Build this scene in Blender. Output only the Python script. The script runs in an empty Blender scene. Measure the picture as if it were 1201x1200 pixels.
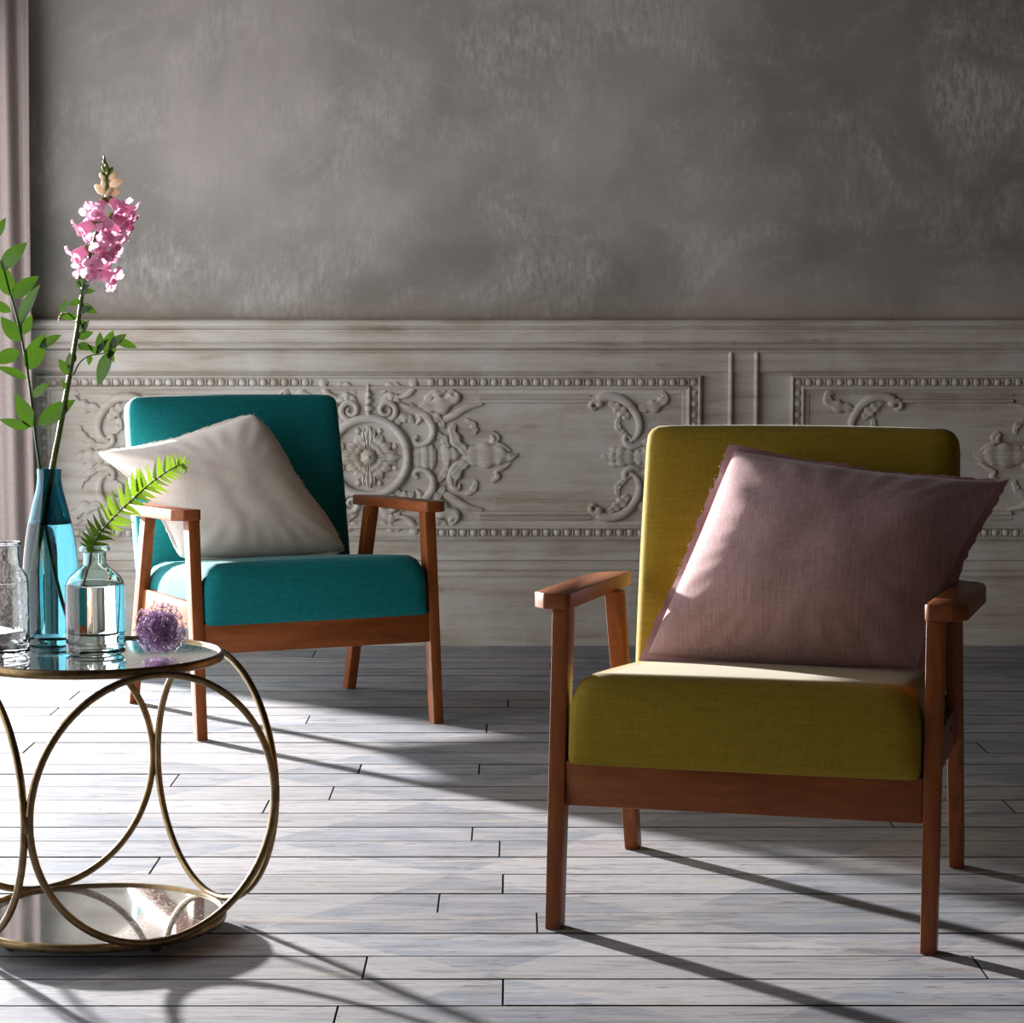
import bpy, bmesh, math, random
from mathutils import Vector, Matrix, noise
random.seed(7)
SC = bpy.context.scene
COL = SC.collection
PI = math.pi

# ------------------------------------------------------------------ camera
FPX, PITCH, HC = 2795.07, math.radians(4.496), 1.0081
cam_d = bpy.data.cameras.new('camera'); cam = bpy.data.objects.new('camera', cam_d); COL.objects.link(cam)
cam_d.sensor_width = 36.0; cam_d.lens = FPX / 1201.0 * 36.0
cam.location = (0, 0, HC); cam.rotation_euler = (PI/2 - PITCH, 0, 0)
SC.camera = cam
# ------------------------------------------------------------------ daylight
# low, sun-like key lamp standing outside the doorway, behind and to the left
KEY_AT, KEY_DIST, KEY_AZ, KEY_EL = Vector((-0.25, 4.65, 0.0)), 7.0, math.radians(-49.0), math.radians(14.0)
KEY_DIR = Vector((math.cos(KEY_EL)*math.cos(KEY_AZ), math.cos(KEY_EL)*math.sin(KEY_AZ), -math.sin(KEY_EL)))
key_d = bpy.data.lights.new('key_spotlight', 'SPOT'); key = bpy.data.objects.new('key_spotlight', key_d); COL.objects.link(key)
key_d.energy = 13500.0; key_d.shadow_soft_size = 0.13; key_d.spot_size = math.radians(60); key_d.spot_blend = 0.4; key_d.color = (1.0, 0.985, 0.985)
key.location = KEY_AT - KEY_DIR*KEY_DIST; key.rotation_euler = KEY_DIR.to_track_quat('-Z', 'Y').to_euler()
world = bpy.data.worlds.new('world'); SC.world = world; world.use_nodes = True
bg = world.node_tree.nodes['Background']; bg.inputs[0].default_value = (0.95, 0.965, 1.0, 1); bg.inputs[1].default_value = 3.2
# the open terrace doorway in the left wall: guides sky sampling (a portal emits nothing itself)
XL, XR, YB, YF, ZC = -1.72, 3.25, 7.486, -1.6, 3.0
DO_Y0, DO_Y1, DO_Z = 3.00, 7.36, 1.90  # unseen opening, its near edge stretched towards the camera to add front fill
for y0_, y1_ in ((DO_Y0, DO_Y1),):
    por_d = bpy.data.lights.new('doorway_portal', 'AREA'); por = bpy.data.objects.new('doorway_portal', por_d); COL.objects.link(por)
    por_d.shape = 'RECTANGLE'; por_d.size = DO_Z; por_d.size_y = y1_ - y0_; por_d.cycles.is_portal = True
    por.location = (XL - 0.16, (y0_+y1_)/2, DO_Z/2); por.rotation_euler = (0, -PI/2, 0)
SC.view_settings.view_transform = 'Standard'; SC.view_settings.look = 'None'
SC.view_settings.exposure = 0.0; SC.view_settings.gamma = 1.0; SC.view_settings.use_curve_mapping = False

# ------------------------------------------------------------------ helpers
def ray(u, v):
    c, s = math.cos(PITCH), math.sin(PITCH); a = (u-600.5)/FPX; b = (600-v)/FPX
    return Vector((a, c+s*b, -s+c*b))
def at_depth(u, v, y):
    d = ray(u, v); return Vector((0, 0, HC)) + d*(y/d.y)
def on_floor(u, v, z=0.0):
    d = ray(u, v); return Vector((0, 0, HC)) + d*((z-HC)/d.z)
def WX(u): return at_depth(u, 540, YB).x
def WZ(v): return at_depth(600, v, YB).z

def tag(o, label=None, cat=None, group=None, kind=None):
    if label: o['label'] = label
    if cat: o['category'] = cat
    if group: o['group'] = group
    if kind: o['kind'] = kind
    return o
def link(name, mesh, parent=None, mat=None):
    o = bpy.data.objects.new(name, mesh); COL.objects.link(o)
    if parent is not None: o.parent = parent
    if mat is not None and mesh is not None and not mesh.materials: mesh.materials.append(mat)
    return o
def empty(name, loc=(0, 0, 0), rz=0.0):
    o = bpy.data.objects.new(name, None); COL.objects.link(o); o.location = loc; o.rotation_euler = (0, 0, rz)
    o.empty_display_size = 0.05; return o
def mesh_from(name, verts, faces, smooth=False, sharp=None):
    m = bpy.data.meshes.new(name); m.from_pydata([tuple(v) for v in verts], [], faces); m.validate(); m.update()
    bm = bmesh.new(); bm.from_mesh(m); bmesh.ops.recalc_face_normals(bm, faces=bm.faces); bm.to_mesh(m); bm.free()
    if smooth:
        m.polygons.foreach_set('use_smooth', [True]*len(m.polygons))
        if sharp: m.set_sharp_from_angle(angle=math.radians(sharp))
    return m
def bm_mesh(name, bm, smooth=False, sharp=None):
    bmesh.ops.recalc_face_normals(bm, faces=bm.faces)
    m = bpy.data.meshes.new(name); bm.to_mesh(m); bm.free()
    if smooth:
        m.polygons.foreach_set('use_smooth', [True]*len(m.polygons))
        if sharp: m.set_sharp_from_angle(angle=math.radians(sharp))
    return m
def box_mesh(name, lo, hi, bevel=0.0, seg=2):
    bm = bmesh.new(); bmesh.ops.create_cube(bm, size=1.0)
    for v in bm.verts: v.co = Vector([lo[i] + (v.co[i]+0.5)*(hi[i]-lo[i]) for i in range(3)])
    if bevel: bmesh.ops.bevel(bm, geom=bm.edges[:], offset=bevel, segments=seg, affect='EDGES', profile=0.5)
    return bm_mesh(name, bm, bool(bevel), 40)
def bar_mesh(name, p0, s0, p1, s1, bevel=0.003):
    """four-sided tapered bar: section s0=(x,y) centred at p0, s1 at p1, horizontal ends"""
    vs = [(p[0]+sx*s[0]/2, p[1]+sy*s[1]/2, p[2]) for p, s in ((p0, s0), (p1, s1)) for sx, sy in ((-1, -1), (1, -1), (1, 1), (-1, 1))]
    bm = bmesh.new(); V = [bm.verts.new(v) for v in vs]
    for f in ((3, 2, 1, 0), (4, 5, 6, 7), (0, 1, 5, 4), (1, 2, 6, 5), (2, 3, 7, 6), (3, 0, 4, 7)): bm.faces.new([V[i] for i in f])
    bmesh.ops.bevel(bm, geom=bm.edges[:], offset=bevel, segments=2, affect='EDGES', profile=0.5)
    return bm_mesh(name, bm, True, 40)
def prism_mesh(name, poly, z0, z1, bevel=0.003, slope=None):
    bm = bmesh.new(); n = len(poly); sl = slope or (lambda x, y: 0.0)
    a = [bm.verts.new((x, y, z0+sl(x, y))) for x, y in poly]; b = [bm.verts.new((x, y, z1+sl(x, y))) for x, y in poly]
    bm.faces.new(a[::-1]); bm.faces.new(b)
    for i in range(n): bm.faces.new([a[i], a[(i+1) % n], b[(i+1) % n], b[i]])
    bmesh.ops.bevel(bm, geom=bm.edges[:], offset=bevel, segments=2, affect='EDGES', profile=0.5)
    return bm_mesh(name, bm, True, 40)
def catmull(pts, per=6):
    P = [Vector(p) for p in pts]; out = []
    P = [P[0]*2-P[1]] + P + [P[-1]*2-P[-2]]
    for i in range(1, len(P)-2):
        for k in range(per):
            t = k/per; a, b, c, d = P[i-1:i+3]
            out.append(0.5*((2*b) + (c-a)*t + (2*a-5*b+4*c-d)*t*t + (3*b-a-3*c+d)*t**3))
    out.append(P[-2]); return out
def lerp_list(L, t):
    x = t*(len(L)-1); i = min(int(x), len(L)-2); return L[i] + (L[i+1]-L[i])*(x-i)
def tube_mesh(name, pts, radii, n=8, closed=False, per=6, smooth_path=True):
    P = catmull(pts, per) if smooth_path else [Vector(p) for p in pts]
    m = len(P); vs = []; fs = []
    up = Vector((0, 0, 1)); prev = None
    for i, p in enumerate(P):
        if closed: t = P[(i+1) % m]-P[i-1]
        else: t = P[min(i+1, m-1)]-P[max(i-1, 0)]
        t.normalize()
        if prev is None:
            a = up.cross(t) if abs(t.z) < 0.95 else Vector((1, 0, 0)).cross(t)
        else: a = prev - t*prev.dot(t)
        a.normalize(); prev = a; b = t.cross(a)
        r = lerp_list(radii, i/(m-1)) if isinstance(radii, (list, tuple)) else radii
        for k in range(n):
            an = 2*PI*k/n; vs.append(p + (a*math.cos(an)+b*math.sin(an))*r)
    for i in range(m if closed else m-1):
        j = (i+1) % m
        for k in range(n): fs.append((i*n+k, i*n+(k+1) % n, j*n+(k+1) % n, j*n+k))
    if not closed: fs += [tuple(range(n))[::-1], tuple(range((m-1)*n, m*n))]
    return mesh_from(name, vs, fs, True, 60)
def lathe_mesh(name, prof, n=48, closed=False):
    """prof: (r, z) list; r=0 ends become poles"""
    vs = []; fs = []; rows = []
    for r, z in prof:
        if r < 1e-6: rows.append([len(vs)]); vs.append((0, 0, z))
        else:
            rows.append(list(range(len(vs), len(vs)+n)))
            vs += [(r*math.cos(2*PI*k/n), r*math.sin(2*PI*k/n), z) for k in range(n)]
    L = len(rows)
    for i in range(L if closed else L-1):
        A, B = rows[i], rows[(i+1) % L]
        for k in range(n):
            q = [A[k % len(A)], A[(k+1) % len(A)], B[(k+1) % len(B)], B[k % len(B)]]
            q2 = []
            for x in q:
                if x not in q2: q2.append(x)
            if len(q2) > 2: fs.append(tuple(q2))
    return mesh_from(name, vs, fs, True, 50)
def soft_box_mesh(name, half, r, bulge=(0, 0, 0), n=14, warp=None, rz=None):
    """rounded upholstered block centred at 0"""
    bm = bmesh.new(); bmesh.ops.create_cube(bm, size=2.0)
    bmesh.ops.subdivide_edges(bm, edges=bm.edges[:], cuts=n, use_grid_fill=True)
    for v in bm.verts:
        # denser towards the edges
        p = Vector([math.sin(c*PI/2*0.999)*half[i] for i, c in enumerate(v.co)])
        r_ = 0.014+(r-0.014)*(p.z/half[2]+1)/2 if rz else r
        R = (r_, r_, (rz[0] if p.z < 0 else rz[1]) if rz else r)
        q = Vector([max(-(half[i]-R[i]), min(half[i]-R[i], p[i])) for i in range(3)])
        d = Vector([(p[i]-q[i])/R[i] for i in range(3)])
        if d.length > 1e-9: d.normalize(); p = q + Vector([d[i]*R[i] for i in range(3)])
        u = [p[i]/half[i] for i in range(3)]
        for i in range(3):
            j, k = (i+1) % 3, (i+2) % 3
            if bulge[i]: p[i] += bulge[i]*u[i]*max(0, 1-u[j]**2)*max(0, 1-u[k]**2)
        v.co = warp(p) if warp else p
    return bm_mesh(name, bm, True)

# ------------------------------------------------------------------ materials
class NT:
    def __init__(s, name):
        s.m = bpy.data.materials.new(name); s.m.use_nodes = True; s.t = s.m.node_tree; s.n = s.t.nodes; s.l = s.t.links
        s.b = s.n['Principled BSDF']; s.out = s.n['Material Output']
    def new(s, typ, **kw):
        n = s.n.new(typ)
        for k, v in kw.items():
            if hasattr(n, k): setattr(n, k, v)
        return n
    def set(s, **kw):
        for k, v in kw.items():
            key = k.replace('_', ' ')
            s.b.inputs[key].default_value = (tuple(v)+(1,) if isinstance(v, (tuple, list)) and len(v) == 3 else v)
        return s
    def coords(s, scale=(1, 1, 1), rot=(0, 0, 0), world=False, loc=(0, 0, 0)):
        mp = s.n.new('ShaderNodeMapping'); mp.inputs['Scale'].default_value = scale; mp.inputs['Rotation'].default_value = rot; mp.inputs['Location'].default_value = loc
        if world: s.l.new(s.n.new('ShaderNodeNewGeometry').outputs['Position'], mp.inputs[0])
        else: s.l.new(s.n.new('ShaderNodeTexCoord').outputs['Object'], mp.inputs[0])
        return mp.outputs[0]
    def noise(s, vec, scale, detail=4, rough=0.55, dist=0.0):
        n = s.n.new('ShaderNodeTexNoise'); n.inputs['Scale'].default_value = scale; n.inputs['Detail'].default_value = detail
        n.inputs['Roughness'].default_value = rough; n.inputs['Distortion'].default_value = dist; s.l.new(vec, n.inputs['Vector']); return n.outputs[0]
    def ramp(s, fac, stops):
        r = s.n.new('ShaderNodeValToRGB'); e = r.color_ramp.elements
        while len(e) < len(stops): e.new(0.5)
        for el, (p, c) in zip(e, stops):
            el.position = p; el.color = (tuple(c)+(1,)) if not isinstance(c, (int, float)) else (c, c, c, 1)
        s.l.new(fac, r.inputs[0]); return r.outputs[0]
    def mix(s, a, b, fac, mode='MIX'):
        n = s.n.new('ShaderNodeMix'); n.data_type = 'RGBA'; n.blend_type = mode
        for sock, val in ((n.inputs[6], a), (n.inputs[7], b), (n.inputs[0], fac)):
            if isinstance(val, (int, float)): sock.default_value = val
            elif isinstance(val, (tuple, list)): sock.default_value = tuple(val)+(1,) if len(val) == 3 else val
            else: s.l.new(val, sock)
        return n.outputs[2]
    def math(s, op, a, b=0.0):
        n = s.n.new('ShaderNodeMath'); n.operation = op
        for i, v in enumerate((a, b)):
            if isinstance(v, (int, float)): n.inputs[i].default_value = v
            else: s.l.new(v, n.inputs[i])
        return n.outputs[0]
    def color(s, sock): s.l.new(sock, s.b.inputs['Base Color']); return s
    def bump(s, h, strength=0.3, dist=0.002):
        n = s.n.new('ShaderNodeBump'); n.inputs['Strength'].default_value = strength; n.inputs['Distance'].default_value = dist
        s.l.new(h, n.inputs['Height']); s.l.new(n.outputs[0], s.b.inputs['Normal']); return s
    def rough(s, sock): s.l.new(sock, s.b.inputs['Roughness']); return s

def mat_plaster():
    t = NT('aged plaster'); v = t.coords(world=True)
    cloud = t.noise(t.coords((1, 1, 0.8), world=True), 1.5, 6, 0.62, 0.4)
    base = t.ramp(cloud, [(0.30, (0.32, 0.303, 0.275)), (0.45, (0.43, 0.383, 0.355)), (0.62, (0.50, 0.446, 0.418)), (0.75, (0.46, 0.44, 0.415))])
    big = t.noise(t.coords((1, 1, 1), world=True, loc=(1.3, 0, 0.4)), 0.55, 4, 0.6, 0.5)
    base = t.mix(base, (0.19, 0.182, 0.160), t.math('MULTIPLY', t.ramp(big, [(0.44, 1.0), (0.60, 0.0)]), 0.8))
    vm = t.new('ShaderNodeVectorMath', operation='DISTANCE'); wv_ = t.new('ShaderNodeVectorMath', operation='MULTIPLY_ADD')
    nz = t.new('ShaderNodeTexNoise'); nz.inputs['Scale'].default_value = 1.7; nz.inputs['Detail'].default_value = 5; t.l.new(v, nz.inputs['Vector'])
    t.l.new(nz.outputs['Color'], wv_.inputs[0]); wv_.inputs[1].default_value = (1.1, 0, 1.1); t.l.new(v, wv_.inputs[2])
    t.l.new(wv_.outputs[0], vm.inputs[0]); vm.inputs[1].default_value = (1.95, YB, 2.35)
    base = t.mix(base, (0.135, 0.134, 0.118), t.math('MULTIPLY', t.ramp(vm.outputs['Value'], [(0.55, 1.0), (0.98, 0.0)]), 0.62))  # dark green-grey patch; also paints in the light's falloff at upper right
    scuff = t.ramp(t.noise(t.coords((1, 1, 1.1), (0, 0.5, 0), True, (3, 0, 1)), 2.6, 9, 0.72, 0.6), [(0.46, 0.0), (0.70, 1.0)])
    fine = t.ramp(t.noise(t.coords((3, 1, 1.0), (0, 0.2, 0), True), 24, 6, 0.75), [(0.35, 0.0), (0.7, 1.0)])
    sc = t.math('MULTIPLY', scuff, fine)
    c = t.mix(base, (0.68, 0.63, 0.60), t.math('MULTIPLY', sc, 0.8))
    brush = t.noise(t.coords((1, 1, 0.06), world=True), 60, 3, 0.6)
    c = t.mix(c, (0.20, 0.19, 0.19), t.math('MULTIPLY', t.ramp(brush, [(0.5, 0.0), (0.75, 1.0)]), 0.10))
    # ochre water stain that runs along above the dado
    sep = t.new('ShaderNodeSeparateXYZ'); t.l.new(v, sep.inputs[0])
    zz = t.math('ADD', sep.outputs[2], t.math('MULTIPLY', t.noise(t.coords((1, 1, 3), world=True), 2.2, 5, 0.6), 0.22))
    mr = t.new('ShaderNodeMapRange'); t.l.new(zz, mr.inputs[0]); mr.inputs[1].default_value = 1.10; mr.inputs[2].default_value = 1.26; mr.inputs[3].default_value = 0.6; mr.inputs[4].default_value = 0.0
    c = t.mix(c, (0.31, 0.235, 0.165), mr.outputs[0])
    t.color(c).bump(t.noise(v, 90, 6, 0.7), 0.25, 0.002); t.set(Roughness=0.85, Specular_IOR_Level=0.25); return t.m
def mat_panel():
    t = NT('limewashed carved panelling'); 
    streak = t.noise(t.coords((0.5, 1, 7), world=True), 5.0, 7, 0.65, 0.3)
    cloud = t.noise(t.coords((1, 1, 1), world=True), 4.5, 6, 0.65, 0.5)
    c = t.ramp(streak, [(0.28, (0.29, 0.225, 0.165)), (0.42, (0.43, 0.362, 0.295)), (0.56, (0.52, 0.46, 0.40)), (0.75, (0.59, 0.545, 0.495))])
    c = t.mix(c, (0.60, 0.56, 0.52), t.ramp(cloud, [(0.42, 0.0), (0.66, 0.75)]))
    c = t.mix(c, (0.32, 0.25, 0.19), t.math('MULTIPLY', t.ramp(t.noise(t.coords((1.4, 1, 5), world=True, loc=(5, 0, 2)), 9, 8, 0.75), [(0.55, 0.0), (0.78, 1.0)]), 0.55))
    t.color(c).bump(t.noise(t.coords((1, 1, 2), world=True), 120, 5, 0.7), 0.25, 0.0015); t.set(Roughness=0.72, Specular_IOR_Level=0.3); return t.m
def mat_floor():
    t = NT('painted floorboards')
    oi = t.new('ShaderNodeObjectInfo')
    off = t.new('ShaderNodeVectorMath', operation='MULTIPLY_ADD')
    g = t.new('ShaderNodeNewGeometry'); comb = t.new('ShaderNodeCombineXYZ')
    t.l.new(oi.outputs['Random'], comb.inputs[0]); t.l.new(oi.outputs['Random'], comb.inputs[1])
    t.l.new(comb.outputs[0], off.inputs[0]); off.inputs[1].default_value = (13, 7, 0); t.l.new(g.outputs['Position'], off.inputs[2])
    def mp(scale):
        m = t.new('ShaderNodeMapping'); m.inputs['Scale'].default_value = scale; t.l.new(off.outputs[0], m.inputs[0]); return m.outputs[0]
    # harlequin diamonds in two washed tones, one floor-wide lattice
    rot = math.radians(6.5); S = 0.478
    m = t.new('ShaderNodeMapping'); m.vector_type = 'TEXTURE'
    m.inputs['Location'].default_value = (0.274, 4.02, 0); m.inputs['Rotation'].default_value = (0, 0, rot + PI/4); m.inputs['Scale'].default_value = (S, S, S)
    jit = t.new('ShaderNodeVectorMath', operation='MULTIPLY_ADD')
    nz = t.new('ShaderNodeTexNoise'); nz.inputs['Scale'].default_value = 18; t.l.new(g.outputs['Position'], nz.inputs['Vector'])
    t.l.new(nz.outputs['Color'], jit.inputs[0]); jit.inputs[1].default_value = (0.02, 0.02, 0); t.l.new(g.outputs['Position'], jit.inputs[2])
    t.l.new(jit.outputs[0], m.inputs[0])
    sep = t.new('ShaderNodeSeparateXYZ'); t.l.new(m.outputs[0], sep.inputs[0])
    par = t.math('FLOORED_MODULO', t.math('ADD', t.math('FLOOR', sep.outputs[0]), t.math('FLOOR', sep.outputs[1])), 2.0)
    worn = t.ramp(t.noise(mp((1.2, 5, 1)), 3.5, 6, 0.7, 0.4), [(0.36, 0.10), (0.60, 1.0)])
    par = t.math('MULTIPLY', par, worn)
    c = t.mix((0.335, 0.325, 0.338), (0.205, 0.222, 0.258), par)
    tone = t.new('ShaderNodeMapRange'); t.l.new(oi.outputs['Random'], tone.inputs[0]); tone.inputs[3].default_value = 0.80; tone.inputs[4].default_value = 1.10
    tv = t.new('ShaderNodeCombineColor'); [t.l.new(tone.outputs[0], tv.inputs[i]) for i in range(3)]
    c = t.mix(c, tv.outputs[0], 1.0, 'MULTIPLY')
    cream = t.ramp(t.noise(mp((0.9, 4.5, 1)), 4.2, 7, 0.68, 0.3), [(0.54, 0.0), (0.70, 1.0)])
    c = t.mix(c, (0.40, 0.345, 0.285), t.math('MULTIPLY', cream, 0.6))
    grain = t.noise(mp((0.9, 8, 1)), 6, 9, 0.78, 0.4)
    c = t.mix(c, (0.085, 0.07, 0.064), t.math('MULTIPLY', t.math('MULTIPLY', t.ramp(grain, [(0.47, 0.0), (0.60, 1.0)]), t.ramp(t.noise(mp((0.7, 5, 1)), 3.2, 5, 0.7, 0.5), [(0.38, 0.15), (0.62, 1.0)])), 0.72))
    scr = t.noise(mp((2.6, 15, 1)), 5.5, 7, 0.8, 0.3)
    c = t.mix(c, (0.11, 0.09, 0.08), t.math('MULTIPLY', t.ramp(scr, [(0.60, 0.0), (0.66, 1.0)]), 0.85))
    pink = t.ramp(t.noise(mp((0.8, 9, 1)), 5, 5, 0.7), [(0.58, 0.0), (0.74, 1.0)])
    c = t.mix(c, (0.19, 0.135, 0.118), t.math('MULTIPLY', pink, 0.5))
    dash = t.math('MULTIPLY', t.ramp(t.noise(mp((4, 34, 1), ), 4.0, 2, 0.5), [(0.66, 0.0), (0.70, 1.0)]), 0.85)
    c = t.mix(c, (0.035, 0.028, 0.025), dash)
    t.color(c); t.rough(t.ramp(t.noise(mp((1, 10, 1)), 6, 5, 0.7), [(0.3, 0.45), (0.7, 0.68)]))
    t.bump(t.mix(grain, scr, 0.4), 0.5, 0.003); t.set(Specular_IOR_Level=0.28); return t.m
def mat_wood(sc=(9, 9, 1.4)):
    t = NT('oiled beech'); v = t.coords((1, 1, 1))
    oi = t.new('ShaderNodeObjectInfo')
    add = t.new('ShaderNodeVectorMath', operation='ADD'); t.l.new(v, add.inputs[0])
    cb = t.new('ShaderNodeCombineXYZ'); t.l.new(t.math('MULTIPLY', oi.outputs['Random'], 9), cb.inputs[0]); t.l.new(cb.outputs[0], add.inputs[1])
    mp = t.new('ShaderNodeMapping'); mp.inputs['Scale'].default_value = sc; t.l.new(add.outputs[0], mp.inputs[0])
    g = t.noise(mp.outputs[0], 5, 5, 0.6, 0.5)
    c = t.ramp(g, [(0.28, (0.16, 0.042, 0.010)), (0.55, (0.235, 0.068, 0.018)), (0.78, (0.31, 0.10, 0.032))])
    t.color(c).bump(g, 0.05, 0.001); t.set(Roughness=0.42, Specular_IOR_Level=0.25); return t.m
def mat_fabric(name, col, col2, weave=900, slub=0.35, sheen=0.25, stripe=None):
    t = NT(name); v = t.coords()
    warp = t.noise(t.coords((1, 0.4, 0.08)), weave*0.45, 2, 0.6); weft = t.noise(t.coords((0.08, 0.4, 1)), weave*0.45, 2, 0.6)
    wv = t.mix(warp, weft, 0.5)
    st = t.noise(t.coords((0.5, 1, 14)) if stripe != 'v' else t.coords((22, 4, 0.7)), 14, 5, 0.7)
    c = t.mix(col, col2, t.ramp(wv, [(0.36, 0.0), (0.64, 1.0)]))
    c = t.mix(c, tuple(min(1, x*1.35+0.01) for x in col), t.math('MULTIPLY', t.ramp(st, [(0.45, 0.0), (0.75, 1.0)]), slub))
    t.color(c).bump(wv, 0.22, 0.0012); t.set(Roughness=0.88, Specular_IOR_Level=0.2, Sheen_Weight=sheen, Sheen_Roughness=0.4); return t.m
def mat_plain(name, col, rough=0.5, metal=0.0, spec=0.5, vary=0.0, scale=20, bump=0.0):
    t = NT(name); n = t.noise(t.coords(), scale, 4, 0.6)
    c = t.mix(tuple(x*(1-vary) for x in col), tuple(min(1, x*(1+vary)) for x in col), t.ramp(n, [(0.3, 0.0), (0.7, 1.0)]))
    t.color(c)
    if bump: t.bump(n, bump, 0.001)
    t.set(Roughness=rough, Metallic=metal, Specular_IOR_Level=spec); return t.m
def mat_leaf(name, col, trans, frac=0.45, rough=0.4, vary=0.25, scale=40):
    t = NT(name); n = t.noise(t.coords(), scale, 3, 0.6)
    f = t.ramp(n, [(0.3, 0.0), (0.7, 1.0)])
    t.color(t.mix(tuple(x*(1-vary) for x in col), tuple(min(1, x*(1+vary)) for x in col), f)); t.set(Roughness=rough, Specular_IOR_Level=0.4)
    tr = t.new('ShaderNodeBsdfTranslucent'); t.l.new(t.mix(tuple(x*(1-vary) for x in trans), tuple(min(1, x*(1+vary)) for x in trans), f), tr.inputs[0])
    ms = t.new('ShaderNodeMixShader'); ms.inputs[0].default_value = frac
    t.l.new(t.b.outputs[0], ms.inputs[1]); t.l.new(tr.outputs[0], ms.inputs[2]); t.l.new(ms.outputs[0], t.out.inputs[0]); return t.m
def mat_glass(name, col, ior=1.47, rough=0.0, wobble=0.0):
    t = NT(name); t.set(Base_Color=col, Roughness=rough, Transmission_Weight=1.0, IOR=ior)
    if wobble: t.bump(t.noise(t.coords(), 55, 2, 0.5), wobble, 0.002)
    return t.m
def mat_mirror():
    t = NT('antiqued mirror glass'); v = t.coords()
    sp = t.ramp(t.noise(v, 160, 5, 0.8), [(0.52, 0.0), (0.70, 1.0)]); cl = t.ramp(t.noise(v, 9, 5, 0.7), [(0.35, 0.15), (0.7, 1.0)])
    f = t.math('MULTIPLY', sp, cl)
    t.color(t.mix((0.72, 0.73, 0.72), (0.55, 0.53, 0.50), f)); t.rough(t.ramp(f, [(0.0, 0.035), (0.7, 0.4)])); t.set(Metallic=0.95); return t.m
M = dict(
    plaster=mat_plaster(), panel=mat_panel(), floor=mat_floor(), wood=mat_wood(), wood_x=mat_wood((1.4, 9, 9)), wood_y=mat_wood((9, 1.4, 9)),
    plain_wall=mat_plain('grey emulsion', (0.075, 0.058, 0.044), 0.9, vary=0.08, scale=3),
    ceiling=mat_plain('dull ceiling paint', (0.05, 0.047, 0.045), 0.9, vary=0.05, scale=3),
    gap=mat_plain('dark dust', (0.02, 0.018, 0.016), 0.95),
    yellow=mat_fabric('chartreuse linen', (0.285, 0.196, 0.014), (0.21, 0.14, 0.009), slub=0.3, sheen=0.16),
    teal=mat_fabric('teal linen', (0.005, 0.18, 0.19), (0.002, 0.12, 0.132), slub=0.3, sheen=0.08),
    pink=mat_fabric('dusty pink linen', (0.46, 0.295, 0.288), (0.33, 0.20, 0.20), slub=0.6, stripe='v'),
    pink_shaded_edge=mat_fabric('dusty pink shaded edge', (0.42, 0.245, 0.245), (0.32, 0.165, 0.17), slub=0.3, stripe='v'),  # flange is the same pink cloth, its colour darkened to paint in shade
    cream=mat_fabric('cream linen', (0.94, 0.84, 0.76), (0.84, 0.74, 0.65), slub=0.35, stripe='v'),
    brass=mat_plain('aged brass', (0.20, 0.138, 0.068), 0.38, 1.0, vary=0.35, scale=45, bump=0.08),
    mirror=mat_mirror(),
    glass_teal=mat_glass('turquoise glass', (0.085, 0.30, 0.37), 1.47, 0.0, 0.05),
    glass_aqua=mat_glass('pale green glass', (0.82, 0.95, 0.92), 1.47, 0.0, 0.10),
    glass_clear=mat_glass('clear glass', (0.95, 0.97, 0.98), 1.47, 0.0, 0.45),
    water=mat_glass('water', (1.0, 1.0, 1.0), 1.33/1.47),
    leaf=mat_leaf('glossy green leaf', (0.022, 0.055, 0.009), (0.036, 0.082, 0.006), 0.36),
    fern=mat_leaf('fresh fern green', (0.085, 0.165, 0.011), (0.17, 0.28, 0.015), 0.45, 0.4, 0.4, 120),
    stem=mat_leaf('green stem', (0.10, 0.14, 0.03), (0.15, 0.22, 0.035), 0.15),
    twig=mat_leaf('dark green twig', (0.035, 0.075, 0.025), (0.1, 0.2, 0.04), 0.1),
    petal=mat_leaf('pink petal', (0.68, 0.33, 0.47), (0.80, 0.42, 0.58), 0.45, 0.6, 0.2, 60),
    petal_pale=mat_leaf('pale petal', (0.72, 0.60, 0.50), (0.80, 0.68, 0.52), 0.45, 0.6, 0.12, 60),
    bud=mat_leaf('green bud', (0.20, 0.24, 0.07), (0.35, 0.42, 0.12), 0.3, 0.6),
    purple=mat_leaf('purple floret', (0.32, 0.16, 0.37), (0.48, 0.30, 0.53), 0.3, 0.6, 0.45, 200),
    curtain=mat_leaf('blush linen curtain', (0.40, 0.325, 0.30), (0.36, 0.29, 0.265), 0.3, 0.9, 0.10, 120),
    core=mat_plain('dry seed core', (0.12, 0.11, 0.05), 0.8, vary=0.3, scale=90),
    screw=mat_plain('dark screw plug', (0.05, 0.03, 0.02), 0.6),
)

# ------------------------------------------------------------------ room shell
def structure(o, label, cat): return tag(o, label, cat, None, 'structure')
sub = structure(link('floor', box_mesh('floor', (XL-0.15, YF, -0.06), (XR, YB, -0.022)), None, M['gap']), 'pale painted floorboards with faded harlequin diamonds', 'floor')
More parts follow.
